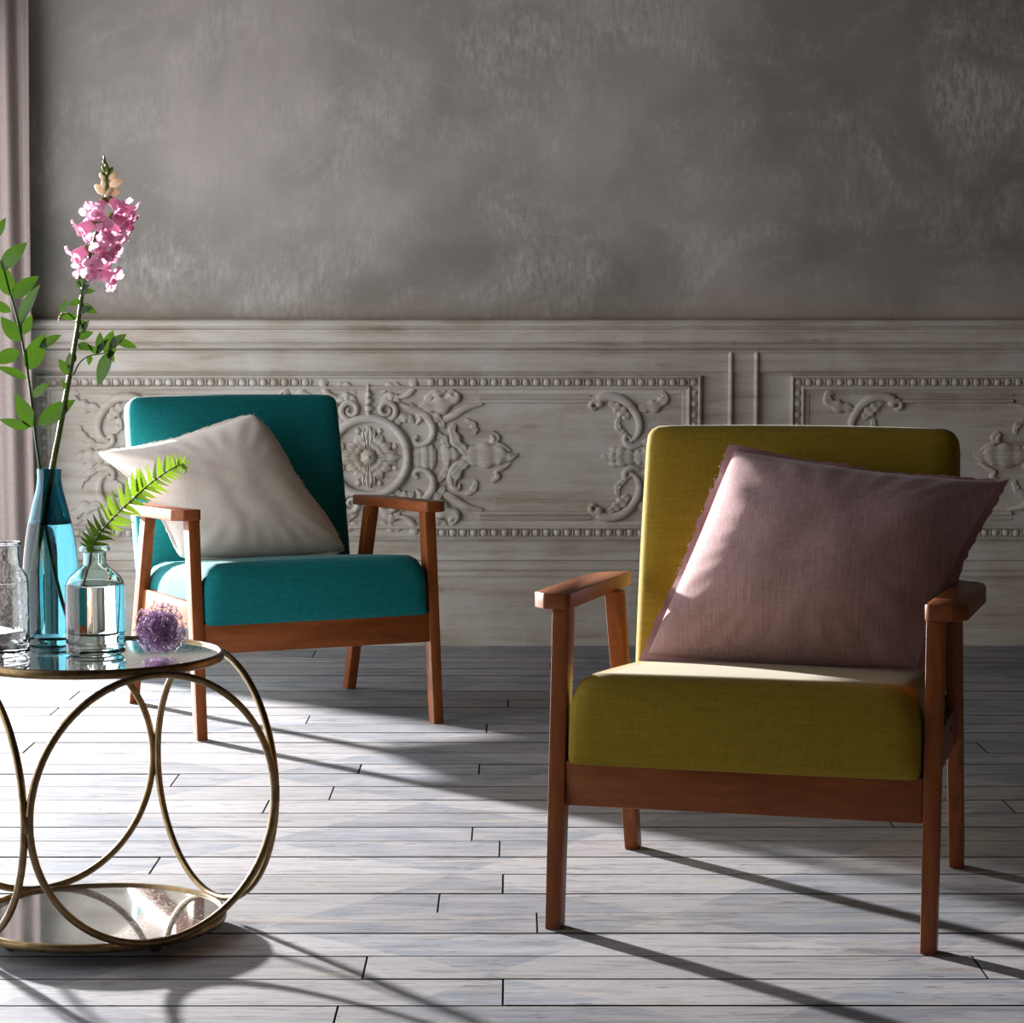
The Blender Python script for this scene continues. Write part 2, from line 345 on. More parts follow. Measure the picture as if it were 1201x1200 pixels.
# boards: rows run along the back wall; depths of the joints read off the floor
ROWS = [7.486, 7.33, 7.175, 7.06, 6.94, 6.80, 6.67, 6.51, 6.357, 6.23, 6.10, 5.97, 5.835, 5.70, 5.56, 5.417, 5.295, 5.15, 5.0, 4.865, 4.73, 4.60, 4.459, 4.318, 4.167, 4.03, 3.89, 3.747, 3.613, 3.47]
while ROWS[-1] > 1.6: ROWS.append(ROWS[-1]-0.141)
JOINTS = [(361, 844), (571, 853), (422, 902), (562, 902), (596, 824), (554, 978), (590, 1036), (630, 1081), (428, 1135), (394, 1190), (88, 815), (180, 1017), (30, 880), (505, 789), (1150, 1135)]
def plank_mesh(w, d, th=0.02, ch=0.0010):
    vs = []
    for z, i in ((-th, 0.0), (-ch, 0.0), (0.0, ch)):
        vs += [(-w/2+i, -d/2+i, z), (w/2-i, -d/2+i, z), (w/2-i, d/2-i, z), (-w/2+i, d/2-i, z)]
    fs = [(8, 9, 10, 11)]
    for a in (0, 4):
        for k in range(4): fs.append((a+k, a+(k+1) % 4, a+4+(k+1) % 4, a+4+k))
    m = mesh_from('plank', vs, fs); m.materials.append(M['floor']); m.materials.append(M['gap'])
    for p in m.polygons: p.material_index = 0 if p.normal.z > 0.99 else 1
    return m
GAP = 0.0036
for i in range(len(ROWS)-1):
    y1, y0 = ROWS[i], ROWS[i+1]
    js = []
    for u, v in JOINTS:
        p = on_floor(u, v)
        if y0 <= p.y < y1: js.append(p.x)
    x = js[-1] if js else random.uniform(-1.4, 0.6)
    cuts = sorted(js) if js else [x]
    while cuts[0] > XL+1.3: cuts.insert(0, cuts[0]-random.uniform(1.5, 2.3))
    while cuts[-1] < XR-1.3: cuts.append(cuts[-1]+random.uniform(1.5, 2.3))
    cuts = [c for c in cuts if XL+0.3 < c < XR-0.3]
    xs = [XL-0.12] + cuts + [XR]
    for a, b in zip(xs, xs[1:]):
        o = link('plank', plank_mesh(b-a-0.0022, y1-y0-GAP-random.uniform(0, 0.002)), sub, M['floor'])
        o.location = ((a+b)/2, (y0+y1)/2, random.uniform(-0.0012, 0.0))
        o.rotation_euler = (random.uniform(-0.003, 0.003), 0, random.uniform(-0.0006, 0.0006))
o = link('board_run', box_mesh('board_run', (XL-0.12, YF, -0.022), (XR, ROWS[-1], -0.001)), sub, M['floor'])

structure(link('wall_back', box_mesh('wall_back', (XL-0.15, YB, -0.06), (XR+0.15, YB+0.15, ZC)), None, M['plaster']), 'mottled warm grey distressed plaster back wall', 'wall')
structure(link('wall_right', box_mesh('wall_right', (XR, YF, -0.06), (XR+0.15, YB, ZC)), None, M['plain_wall']), 'plain grey right side wall out of view', 'wall')
structure(link('wall_front', box_mesh('wall_front', (XL-0.15, YF-0.15, -0.06), (XR+0.15, YF, ZC)), None, M['plain_wall']), 'plain grey wall behind the viewer', 'wall')
structure(link('ceiling', box_mesh('ceiling', (XL-0.15, YF-0.15, ZC), (XR+0.15, YB+0.15, ZC+0.12)), None, M['ceiling']), 'plain dull ceiling above the room', 'ceiling')
def wall_left():
    bm = bmesh.new()
    for lo, hi in (((XL-0.15, YF, -0.06), (XL, DO_Y0, ZC)), ((XL-0.15, DO_Y0, DO_Z), (XL, DO_Y1, ZC)), ((XL-0.15, DO_Y1, -0.06), (XL, YB, ZC))):
        r = bmesh.ops.create_cube(bm, size=1.0)['verts']
        for v in r: v.co = Vector([lo[i]+(v.co[i]+0.5)*(hi[i]-lo[i]) for i in range(3)])
    return bm_mesh('wall_left', bm)
structure(link('wall_left', wall_left(), None, M['plain_wall']), 'grey side wall opened by a wide daylight doorway', 'wall')

# ------------------------------------------------------------------ dado mouldings
def run_moulding(name, prof, x0, x1):
    """prof: (image row, projection) from top to bottom, extruded along the wall"""
    vs = []; n = len(prof)
    for x in (x0, x1):
        for v, d in prof: vs.append((x, YB-d, WZ(v)))
    fs = [(i, i+1, n+i+1, n+i) for i in range(n-1)]
    return mesh_from(name, vs, fs, True, 25)
RAIL = [(373.5, 0.0), (374.5, 0.030), (376, 0.042), (379, 0.046), (382, 0.042), (384.5, 0.030), (386, 0.026), (387, 0.032), (389, 0.031), (391, 0.026), (396, 0.020), (401, 0.020), (403.5, 0.030), (406, 0.034), (408, 0.030), (408.6, 0.012), (410.5, 0.010), (411, 0.020), (413, 0.022), (414.5, 0.016), (417, 0.013), (434, 0.013), (436, 0.016), (436.6, 0.006)]
structure(link('trim_1', run_moulding('trim_1', RAIL, XL, XR), None, M['panel']), 'limewashed moulded dado rail along the back wall', 'dado rail')
BASE = [(646, 0.004), (648, 0.012), (651, 0.014), (654, 0.020), (656, 0.021), (657.5, 0.012), (661, 0.012), (664, 0.019), (667, 0.024), (669, 0.020), (670, 0.028), (674, 0.030), (677, 0.026), (679, 0.034), (683, 0.036), (686, 0.034), (687.5, 0.040), (750, 0.042), (757, 0.042)]
structure(link('baseboard_back', run_moulding('baseboard_back', BASE, XL, XR), None, M['panel']), 'deep limewashed stepped skirting board along the back wall', 'baseboard')
structure(link('trim_2', run_moulding('trim_2', [(436, 0.004), (647, 0.004)], XL, XR), None, M['panel']), 'limewashed dado backing boards between rail and skirting', 'dado')
# pilaster with two upright beads between the two carved panels
def bead_mesh(name, u, v0, v1, hw, out, base=0.004):
    vs = []; fs = []; n = 8; x = WX(u); k = WX(u+1)-WX(u)
    for v in (v0, v1):
        for i in range(n+1):
            a = PI*i/n; vs.append((x-math.cos(a)*hw*k, YB-base-math.sin(a)*out, WZ(v)))
    fs = [(i, i+1, n+2+i, n+1+i) for i in range(n)]
    return mesh_from(name, vs, fs, True, 60)
pil = structure(link('trim_3', box_mesh('trim_3', (WX(850), YB-0.009, WZ(646)), (WX(892), YB-0.003, WZ(412))), None, M['panel']), 'flat pilaster strip between the two carved panels', 'pilaster')
for u in (856, 886): link('upright_bead', bead_mesh('upright_bead', u, 412, 646, 3.2, 0.016, 0.008), pil, M['panel'])

# ------------------------------------------------------------------ carved panels
PU0, PU1, PV0, PV1 = 44.0, 822.0, 440.0, 633.0
PCU, PCV = 433.0, 536.0
def frame_mesh():
    prof = [(0, 0.004), (0.5, 0.018), (2.5, 0.020), (3.6, 0.014), (4.2, 0.008), (12.5, 0.007), (13.2, 0.016), (14.5, 0.018), (16, 0.016), (17.5, 0.010), (22, 0.0065), (23, 0.004)]
    vs = []; fs = []
    for off, d in prof:
        for u, v in ((PU0+off, PV0+off), (PU1-off, PV0+off), (PU1-off, PV1-off), (PU0+off, PV1-off)):
            vs.append((WX(u), YB-d, WZ(v)))
    for i in range(len(prof)-1):
        for k in range(4): fs.append((4*i+k, 4*i+(k+1) % 4, 4*i+4+(k+1) % 4, 4*i+4+k))
    return mesh_from('panel_frame', vs, fs, True, 25)
PXM = WX(601)-WX(600)           # metres per image pixel on the wall
def egg_mesh():
    vs = []; fs = []; nu, nv = 8, 4
    for (cx, rx, rz, h) in ((0.0, 4.9, 4.4, 0.009), (6.2, 1.5, 4.0, 0.007)):
        b = len(vs)
        for j in range(nv+1):
            a = PI/2*j/nv
            for i in range(nu):
                t = 2*PI*i/nu; zz = math.sin(t)*rz*math.cos(a); xx = math.cos(t)*rx*math.cos(a)*(1.0-0.14*zz/rz if rx > 2 else (0.6+0.4*zz/rz))
                vs.append(((cx+xx)*PXM, -math.sin(a)*h, zz*PXM))
        for j in range(nv):
            for i in range(nu): fs.append((b+j*nu+i, b+j*nu+(i+1) % nu, b+(j+1)*nu+(i+1) % nu, b+(j+1)*nu+i))
    return mesh_from('egg_ornament', vs, fs, True)
def ridge_mesh(name, pts, hw, h, lobes=0, vein=0.0, base=0.004, lobe_amt=0.3, per=7, taper=True, flip=False, flipv=False):
    """a carved ridge lying on the wall: centre line in image pixels of the panel, half widths in pixels, height in metres"""
    pts = [((2*PCU-u) if flip else u, (2*PCV-v) if flipv else v) for u, v in pts]
    P = catmull([Vector((u, v, 0)) for u, v in pts], per); m = len(P); vs = []; fs = []; n = 8
    for i, p in enumerate(P):
        t = P[min(i+1, m-1)]-P[max(i-1, 0)]; t.normalize(); nn = Vector((-t.y, t.x, 0)); s = i/(m-1)
        w = (lerp_list(hw, s) if isinstance(hw, (list, tuple)) else hw)*(1.25 if taper else 1.0)
        hh = h*(0.45+0.55*math.sin(PI*min(1, max(0, s*0.9+0.05)))) if taper else h
        w0 = w1 = w
        if lobes:
            q = abs(math.sin(PI*lobes*s)); w0 = w*(1-lobe_amt+lobe_amt*1.6*q); w1 = w*(1-lobe_amt+lobe_amt*1.6*abs(math.sin(PI*lobes*s+0.5)))
        for k in range(n+1):
            a = PI*k/n; c = math.cos(a); ww = w0 if c > 0 else w1
            hgt = math.sin(a)**0.7*hh*(1-vein*math.exp(-(c*4)**2)) 
            if lobes: hgt *= 0.75+0.25*abs(math.sin(PI*lobes*s))
            q = p + nn*c*ww
            vs.append((WX(q.x), YB-base-hgt, WZ(q.y)))
    for i in range(m-1):
        for k in range(n): fs.append((i*(n+1)+k, i*(n+1)+k+1, (i+1)*(n+1)+k+1, (i+1)*(n+1)+k))
    fs += [tuple(range(n+1)), tuple(range((m-1)*(n+1), m*(n+1)))]
    return mesh_from(name, vs, fs, True, 70)
def dome_mesh(name, u, v, ru, rv, h, base=0.004, power=0.5, n=20, lobes=0, amt=0.0):
    vs = []; fs = []; k = 6
    for j in range(k):
        a = PI/2*j/k
        for i in range(n):
            t = 2*PI*i/n; f = 1+amt*math.cos(lobes*t)
            vs.append((WX(u+math.cos(t)*ru*f*math.cos(a)), YB-base-h*math.sin(a), WZ(v+math.sin(t)*rv*f*math.cos(a))))
    vs.append((WX(u), YB-base-h, WZ(v)))
    for j in range(k-1):
        for i in range(n): fs.append((j*n+i, j*n+(i+1) % n, (j+1)*n+(i+1) % n, (j+1)*n+i))
    for i in range(n): fs.append(((k-1)*n+i, (k-1)*n+(i+1) % n, len(vs)-1))
    return mesh_from(name, vs, fs, True)
def spiral(cu, cv, r0, r1, a0, turns, n=12):
    return [(cu+(r0+(r1-r0)*i/n)*math.cos(a0+turns*2*PI*i/n), cv+(r0+(r1-r0)*i/n)*math.sin(a0+turns*2*PI*i/n)) for i in range(n+1)]
def panel_parts():
    """(name, mesh) of every carved piece of one panel; quarter motifs are mirrored about the medallion"""
    L = []
    # medallion
    L.append(('medallion_ring', ridge_mesh('medallion_ring', spiral(PCU, PCV, 45.5, 45.5, 0.0, 1.0, 28), 5.2, 0.020, per=3, taper=False)))
    L.append(('medallion_ground', dome_mesh('medallion_ground', PCU, PCV, 41, 41, 0.003, n=32)))
    L.append(('rosette_boss', dome_mesh('rosette_boss', PCU, PCV, 10.5, 10.5, 0.026, n=18, lobes=9, amt=0.08)))
    L.append(('rosette_boss', dome_mesh('rosette_boss', PCU, PCV, 4.5, 4.5, 0.031)))
    for k in range(12):
        a = PI/6*k + PI/2; lo = 36 if k % 3 == 0 else 30; c, s = math.cos(a), math.sin(a)
        for da, hw in ((-0.20, 2.8), (0.0, 4.0), (0.20, 2.8)) if k % 3 == 0 else ((0.0, 5.4),):
            c, s = math.cos(a+da), math.sin(a+da); ll = lo*(0.93 if da else 1.0)
            L.append(('rosette_petal', ridge_mesh('rosette_petal', [(PCU+c*9, PCV+s*9), (PCU+c*ll*0.6, PCV+s*ll*0.6), (PCU+c*ll, PCV+s*ll)], [1.6, hw, hw*1.15, hw*0.5], 0.019, lobes=2, lobe_amt=0.22, vein=0.35)))
    for k in range(8):
        a = PI/4*k+PI/8
        L.append(('rosette_bud', dome_mesh('rosette_bud', PCU+math.cos(a)*33, PCV+math.sin(a)*33, 4, 4, 0.010, n=10, lobes=4, amt=0.2)))
    for fv in (False, True):
        # crest above / below the medallion
        for (v, w) in ((487, 4.5), (479, 6.0), (470, 5.0), (462, 4.0), (455, 3.0)):
            vv = 2*PCV-v if fv else v
            L.append(('crest_leaf', dome_mesh('crest_leaf', PCU, vv, w, 5.0, 0.017, n=12, lobes=3, amt=0.16)))
        for fl in (False, True):
            R = lambda nm, p, w, h, **k: L.append((nm, ridge_mesh(nm, p, w, h, flip=fl, flipv=fv, **k)))
            R('scroll', [(437, 489), (444, 494), (453, 494)] + spiral(454, 481, 12, 3, 1.3, -1.35, 12), [3.5, 3.2, 3.0, 2.2, 1.6], 0.015)
            R('crest_leaf', [(447, 472), (455, 466), (463, 466), (469, 472)], [1.5, 4, 4.5, 1.5], 0.013, lobes=3, vein=0.3)
            R('scroll', [(484, 446), (486, 452), (482, 460), (474, 465), (464, 466)], [4.5, 4.2, 3.5, 2.5, 1.2], 0.014)
            # big C cartouche beside the ring
            R('scroll', [(470, 474), (484, 480), (498, 486), (507, 498), (508, 510), (501, 519), (491, 521), (486, 516), (490, 512)], [2.0, 4.0, 4.5, 4.0, 3.4, 3.0, 2.8, 2.4, 2.0], 0.017)
            R('scroll', [(481, 474), (490, 482), (493, 491), (488, 498)], [2, 3.4, 3, 1.2], 0.012)
            R('acanthus_leaf', [(490, 480), (505, 477), (520, 474), (533, 466), (531, 460), (525, 461)], [3, 7, 8.5, 6, 3.5, 2], 0.018, lobes=4, vein=0.4)
            R('acanthus_leaf', [(497, 486), (508, 488), (517, 494), (521, 503)], [2, 5, 4.5, 1.5], 0.013, lobes=3, vein=0.35)
            R('scroll', [(519, 494), (532, 487), (548, 478), (566, 474)], [3.0, 4.2, 3.4, 1.6], 0.012)
            # acanthus tendrils towards the panel field
            R('acanthus_leaf', [(534, 497), (531, 505), (535, 516), (543, 526), (552, 532)], [1.5, 4.5, 5.5, 4.5, 3.0], 0.015, lobes=3, vein=0.35)
            R('scroll', [(577, 507), (584, 513), (582, 519), (590, 523), (599, 529)], [2.5, 3.0, 2.2, 2.6, 1.4], 0.010)
            R('scroll', [(546, 539), (534, 547), (528, 558), (531, 570), (538, 573), (539, 567)] if not fv else [(576, 552), (579, 557), (575, 563)], [2.5, 3.6, 3.6, 3, 2.4, 1.6], 0.013)
            # corner scrolls of the panel
            R('scroll', spiral(697, 476, 2.5, 6.5, 0.6, 0.85, 8) + [(703, 468), (714, 465), (728, 468), (740, 477), (748, 490), (750, 502), (746, 512), (738, 518)], [1.6, 2.2, 2.6, 3.0, 4.0, 4.6, 4.2, 3.4, 2.2], 0.017)
            R('acanthus_leaf', [(713, 471), (722, 477), (731, 484), (737, 492)], [1.5, 4.5, 6.0, 2.0], 0.015, lobes=4, vein=0.35)
            R('acanthus_leaf', [(747, 481), (757, 478), (768, 476), (778, 469), (778, 461), (771, 462)], [2, 5, 6.0, 4.6, 3.2, 2.0], 0.014, lobes=4, vein=0.35)
            R('scroll', [(741, 515), (734, 511), (733, 518), (741, 523), (752, 521)], [1.5, 2.6, 3, 3.4, 2], 0.013)
            R('acanthus_leaf', [(752, 521), (763, 516), (771, 507), (771, 499)], [2, 4.4, 4, 1.4], 0.012, lobes=3, vein=0.3)
            R('leaf_sprig', [(744, 533), (733, 531), (722, 528), (714, 527)], [3.5, 4.2, 3.2, 1.2], 0.013, lobes=3, vein=0.3)
    for fv in (False, True):
        for fl in (False, True):
            R = lambda nm, p, w, h, **k: L.append((nm, ridge_mesh(nm, p, w, h, flip=fl, flipv=fv, **k)))
            R('acanthus_leaf', [(461, 500), (470, 492), (479, 490), (486, 496)], [2, 4.5, 4.5, 1.5], 0.012, lobes=3, vein=0.3)
            R('acanthus_leaf', [(499, 472), (507, 463), (518, 459), (527, 452)], [2.5, 4.5, 4.0, 1.4], 0.013, lobes=3, vein=0.3)
            R('acanthus_leaf', [(511, 508), (519, 513), (524, 521), (523, 528)], [2, 4.0, 3.6, 1.4], 0.012, lobes=3, vein=0.3)
            R('leaf_sprig', [(446, 460), (454, 455), (463, 452), (472, 453)], [2, 4.0, 4.0, 1.4], 0.012, lobes=3, vein=0.3)
            R('leaf_sprig', [(545, 492), (553, 496), (558, 503), (557, 510)], [1.6, 3.2, 3.0, 1.2], 0.009, lobes=3, vein=0.3)
            R('leaf_sprig', [(726, 490), (724, 498), (728, 505), (735, 508)], [1.6, 3.4, 3.0, 1.2], 0.010, lobes=3, vein=0.3)
    for fl in (False, True):
        R = lambda nm, p, w, h, **k: L.append((nm, ridge_mesh(nm, p, w, h, flip=fl, **k)))
        R('shell_leaf', [(484, 536), (494, 536), (504, 536), (512, 536)], [6, 11, 14, 9], 0.013, lobes=3, vein=0.4, lobe_amt=0.16)
        R('leaf_sprig', [(518, 534), (526, 533), (534, 533), (540, 532)], [9, 10, 5, 2.5], 0.012, lobes=2, vein=0.3)
        R('acanthus_leaf', [(543, 534), (556, 534), (572, 534), (587, 534), (597, 536), (607, 533)], [5, 10.5, 12, 9, 4.5, 1.2], 0.016, lobes=4, vein=0.45, lobe_amt=0.12)
        R('leaf_sprig', [(742, 536), (728, 536), (716, 536), (704, 536)], [3.5, 4.6, 3.4, 1.2], 0.014, lobes=4, vein=0.3)
        R('acanthus_leaf', [(742, 536), (754, 536), (766, 536), (778, 536)], [4, 8.5, 7.5, 2.0], 0.013, lobes=3, vein=0.35)
    # inner horizontal beads between the scrolls
    for v in (470.5, 602.0):
        for u0, u1 in ((562, 692), (2*PCU-692, 2*PCU-562)):
            L.append(('inner_bead', ridge_mesh('inner_bead', [(u0, v), ((u0+u1)/2, v), (u1, v)], 2.6, 0.012, taper=False, per=2)))
            L.append(('inner_bead', ridge_mesh('inner_bead', [(u0, v-6.5 if v < 536 else v+6.5), ((u0+u1)/2, v-6.5 if v < 536 else v+6.5), (u1, v-6.5 if v < 536 else v+6.5)], 1.2, 0.006, taper=False, per=2)))
    return L
PARTS = panel_parts(); EGG = egg_mesh(); FRAME = frame_mesh()
EGG_SPOTS = []
for k in range(63):
    u = PU0+9+k*(PU1-PU0-18)/62
    for v in (PV0+8.3, PV1-8.3):
        if abs(u-PCU) > 64: EGG_SPOTS.append((u, v, 0.0 if v < PCV else PI))
for k in range(1, 14):
    v = PV0+8.3+k*(PV1-PV0-16.6)/14
    for u, r in ((PU0+8.3, -PI/2), (PU1-8.3, PI/2)): EGG_SPOTS.append((u, v, r))
for idx, (dx, lab) in enumerate(((0.0, 'carved dado panel with scrolls and rosette medallion behind the teal armchair'), (WX(926)-WX(44), 'carved dado panel with corner scrolls behind the chartreuse armchair'))):
    pn = structure(link('trim_%d' % (4+idx), FRAME, None, M['panel']), lab, 'carved panel'); pn.location = (dx, 0, 0)
    for nm, me in PARTS: link(nm, me, pn, M['panel'])
    for u, v, r in EGG_SPOTS:
        e = link('egg_ornament', EGG, pn, M['panel']); e.location = (WX(u), YB-0.0075, WZ(v)); e.rotation_euler = (0, r, 0)

# ------------------------------------------------------------------ curtain
def curtain_mesh():
    vs = []; fs = []; nx, nz = 64, 24
    for j in range(nz+1):
        z = 0.02 + 2.85*j/nz
        for i in range(nx+1):
            s = i/nx; x = XL+0.012 + s*0.234 - 0.012*(1-j/nz)*0 - (0.008 if s > 0.9 else 0)*math.sin(z*1.3)
            y = 7.375 + 0.012*math.sin(s*2*PI*2.5+0.4+0.15*math.sin(z*2)) + 0.006*math.sin(s*31+z)
            vs.append((x - 0.02*(z-1.0)*0.25*s*-1*0.6, y, z))
    for j in range(nz):
        for i in range(nx): a = j*(nx+1)+i; fs.append((a, a+1, a+nx+2, a+nx+1))
    return mesh_from('curtain', vs, fs, True)
cu = tag(link('curtain', curtain_mesh(), None, M['curtain']), 'blush linen curtain hanging at the left edge of the back wall', 'curtain')
sm = cu.modifiers.new('thick', 'SOLIDIFY'); sm.thickness = 0.003

# ------------------------------------------------------------------ armchairs
def make_armchair(loc, rz, fabric, label):
    r = empty('armchair', loc, rz); tag(r, label, 'armchair', 'pair of wooden armchairs')
    W = 0.31; wood = M['wood']
    for s in (-1, 1):
        link('front_leg', bar_mesh('front_leg', (s*W, 0.0, 0.0), (0.0260, 0.036), (s*W, 0.059, 0.533), (0.0290, 0.044), 0.0016), r, wood)
        link('rear_leg', bar_mesh('rear_leg', (s*0.308, 0.6286, 0.0), (0.0260, 0.038), (s*0.308, 0.4516, 0.519), (0.0290, 0.046), 0.0016), r, wood)
        poly = [(0.293, 0.036), (0.300, 0.030), (0.338, 0.030), (0.361, 0.062), (0.366, 0.43), (0.358, 0.515), (0.345, 0.545), (0.306, 0.590)]
        if s < 0: poly = [(-x, y) for x, y in poly][::-1]
        link('armrest', prism_mesh('armrest', poly, 0.5315, 0.5585, 0.0028, lambda x, y: -0.031*(y-0.05)), r, M['wood_y'])
        sr = link('side_rail', prism_mesh('side_rail', [(s*0.3-0.0105 if s > 0 else s*0.3-0.0105, 0.045), (s*0.3+0.0105, 0.045), (s*0.3+0.0105, 0.535), (s*0.3-0.0105, 0.535)], 0.258, 0.326, 0.003, lambda x, y: -0.02*(y-0.1)), r, M['wood_y'])
        for yy in (0.20, 0.40):
            bm = bmesh.new(); bmesh.ops.create_cone(bm, cap_ends=True, segments=14, radius1=0.005, radius2=0.005, depth=0.0016, matrix=Matrix.Translation((s*0.3112, yy, 0.296)) @ Matrix.Rotation(PI/2, 4, 'Y'))
            link('screw_plug', bm_mesh('screw_plug', bm), sr, M['screw'])
    link('front_rail', box_mesh('front_rail', (-0.2955, 0.012, 0.205), (0.2955, 0.036, 0.281), 0.003), r, M['wood_x'])
    link('rear_rail', box_mesh('rear_rail', (-0.2935, 0.535, 0.245), (0.2935, 0.557, 0.315), 0.003), r, M['wood_x'])
    for s in (-1, 1):
        link('back_upright', bar_mesh('back_upright', (s*0.2, 0.571, 0.25), (0.04, 0.024), (s*0.2, 0.752, 0.74), (0.04, 0.024)), r, wood)
    # seat pad, falling slightly to the rear
    def warp(p): return Vector((p.x, p.y, p.z - (0.085*(p.y+0.2) if p.z > 0 else 0.03*(p.y+0.2))))
    st = link('seat_cushion', soft_box_mesh('seat_cushion', (0.2925, 0.283, 0.070), 0.038, (0.002, 0.007, 0.006), 17, warp, (0.014, 0.075)), r, fabric); st.location = (0, 0.286, 0.341)
    bc = link('back_cushion', soft_box_mesh('back_cushion', (0.296, 0.047, 0.246), 0.030, (0.003, 0.010, 0.005), 15), r, fabric)
    bc.location = (0, 0.6545, 0.569); bc.rotation_euler = (-math.atan(0.235), 0, 0)
    for ob, pw in ((st, 'seat'), (bc, 'back')): pass
    return r
A1 = make_armchair((0.3718, 3.8505, 0), -0.2579, M['yellow'], 'wooden armchair upholstered in chartreuse yellow, nearest the viewer at right')
A2 = make_armchair((-0.4746, 5.8634, 0), 0.4238, M['teal'], 'wooden armchair upholstered in deep teal, standing near the panelled wall')

# ------------------------------------------------------------------ scatter cushions
def make_cushion(name, chair, c, mids, thick, flange, mats, label, seed, group, jag=0.003, rnd=0.03):
    bl, br, tl, tr = [Vector(p) for p in c]; mb, mt, ml, mr = [Vector(p) for p in mids]
    ctr = (bl+br+tl+tr)/4
    nrm = ((br+tr)-(bl+tl)).cross((tl+tr)-(bl+br)).normalized()     # faces the sitter
    if nrm.y > 0: nrm = -nrm
    def S(a, b):
        k = 1-rnd*(a*b)**4; u, v = (a*k+1)/2, (b*k+1)/2
        p = bl*(1-u)*(1-v)+br*u*(1-v)+tl*(1-u)*v+tr*u*v
        return p + mb*4*u*(1-u)*(1-v)**1.5 + mt*4*u*(1-u)*v**1.5 + ml*4*v*(1-v)*(1-u)**1.5 + mr*4*v*(1-v)*u**1.5
    rt = empty(name); M4 = chair.matrix_basis; rt.location = M4 @ Vector((0, 0, 0)); rt.rotation_euler = chair.rotation_euler
    tag(rt, label, 'cushion', group)
    f0 = 1-flange; n = 56
    def thickness(a, b):
        a, b = abs(a), abs(b)
        t = (max(0, 1-a**2.5)*max(0, 1-b**2.5))**0.56
        return t
    vs = []; fs = []
    for side in (1, -1):
        for j in range(n+1):
            for i in range(n+1):
                a = math.sin((2*i/n-1)*PI/2*0.98)/math.sin(PI/2*0.98); b = math.sin((2*j/n-1)*PI/2*0.98)/math.sin(PI/2*0.98)
                t = thickness(a, b)
                p = S(a*f0, b*f0)
                wob = noise.noise(Vector((a*2.2+seed, b*2.2, side*3.0)))*0.010 + noise.noise(Vector((a*5+seed, b*5, side*9.0)))*0.002
                edge = max(abs(a), abs(b)); 
                ang = math.atan2(b, a); pk = 0.0035*math.sin(ang*26+seed+3*noise.noise(Vector((ang*2, seed, 0))))*max(0, (edge-0.55)/0.45)*(1-edge)*3.0
                vs.append(p + nrm*side*(0.0025+(t*(thick+wob)+pk*1.2)*(1.0 if side > 0 else 0.45)))
    N = (n+1)**2
    for sd in (0, 1):
        for j in range(n):
            for i in range(n):
                a = sd*N+j*(n+1)+i; fs.append((a, a+1, a+n+2, a+n+1) if sd == 0 else (a, a+n+1, a+n+2, a+1))
    rim = [(i, 0) for i in range(n)]+[(n, j) for j in range(n)]+[(n-i, n) for i in range(n)]+[(0, n-j) for j in range(n)]
    for k in range(len(rim)):
        (i, j), (i2, j2) = rim[k], rim[(k+1) % len(rim)]; a, b = j*(n+1)+i, j2*(n+1)+i2; fs.append((a, b, N+b, N+a))
    m = mesh_from('pillow_body', vs, fs, True); link('pillow_body', m, rt, mats[0])
    # stitched flange all round with a raw, slightly frayed edge
    vs = []; fs = []; q = 44; rg = random.Random(seed)
    path = [(-1+2*i/q, -1) for i in range(q)]+[(1, -1+2*i/q) for i in range(q)]+[(1-2*i/q, 1) for i in range(q)]+[(-1, 1-2*i/q) for i in range(q)]
    for (a, b) in path:
        wv = 0.005*math.sin(a*9+b*7+seed)+0.004*noise.noise(Vector((a*6, b*6, seed)))
        for s, f in ((f0-0.012, 0.0), ((f0+1)/2, 0.6), (1.0, 1.0)):
            jj = rg.uniform(-jag, jag) if f == 1.0 else 0
            p = S(a*s, b*s) + nrm*(wv*f-0.006*f) + (S(a, b)-ctr).normalized()*jj
            vs += [p+nrm*0.0014, p-nrm*0.0014]
    m_ = len(path)
    for k in range(m_):
        A, B = k*6, ((k+1) % m_)*6
        for s in range(2):
            fs.append((A+2*s, B+2*s, B+2*s+2, A+2*s+2)); fs.append((A+2*s+1, A+2*s+3, B+2*s+3, B+2*s+1))
        fs.append((A+4, B+4, B+5, A+5)); fs.append((A, A+1, B+1, B))
    link('flange', mesh_from('flange', vs, fs, True, 50), rt, mats[1])
    # frayed threads along the raw edge
    vs = []; fs = []
    for k in range(260):
        e = rg.uniform(0, 4); i = int(e); t = -1+2*(e-i)
        a, b = ((t, -1), (1, t), (-t, 1), (-1, -t))[i]
        p = S(a, b); d = (p-ctr).normalized(); d = (d + Vector((rg.uniform(-.7, .7), rg.uniform(-.5, .5), rg.uniform(-.7, .7)))).normalized()
        w = d.cross(nrm).normalized()*0.0004; L = rg.uniform(0.002, 0.006); bse = len(vs); p = p - d*0.002
        vs += [p-w, p+w, p+d*L+w*0.5, p+d*L-w*0.5, p+nrm*0.0006, p+d*L+nrm*0.0004]
        fs += [(bse, bse+1, bse+2, bse+3), (bse, bse+4, bse+5, bse+3), (bse+1, bse+2, bse+5, bse+4)]
    fr = link('frayed_threads', mesh_from('frayed_threads', vs, fs), rt, mats[1]); fr['kind'] = 'stuff'
    return rt
make_cushion('scatter_cushion', A1, [(-0.266, 0.425, 0.392), (0.268, 0.375, 0.392), (-0.125, 0.580, 0.793), (0.405, 0.560, 0.737)],
             [(0.0, 0, -0.004), (0.02, 0, -0.022), (0.012, 0, 0.0), (-0.022, 0, 0.0)], 0.120, 0.060, (M['pink'], M['pink_shaded_edge']),
             'dusty pink linen cushion with a raw flange edge on the chartreuse armchair', 3.1, 'linen scatter cushions')
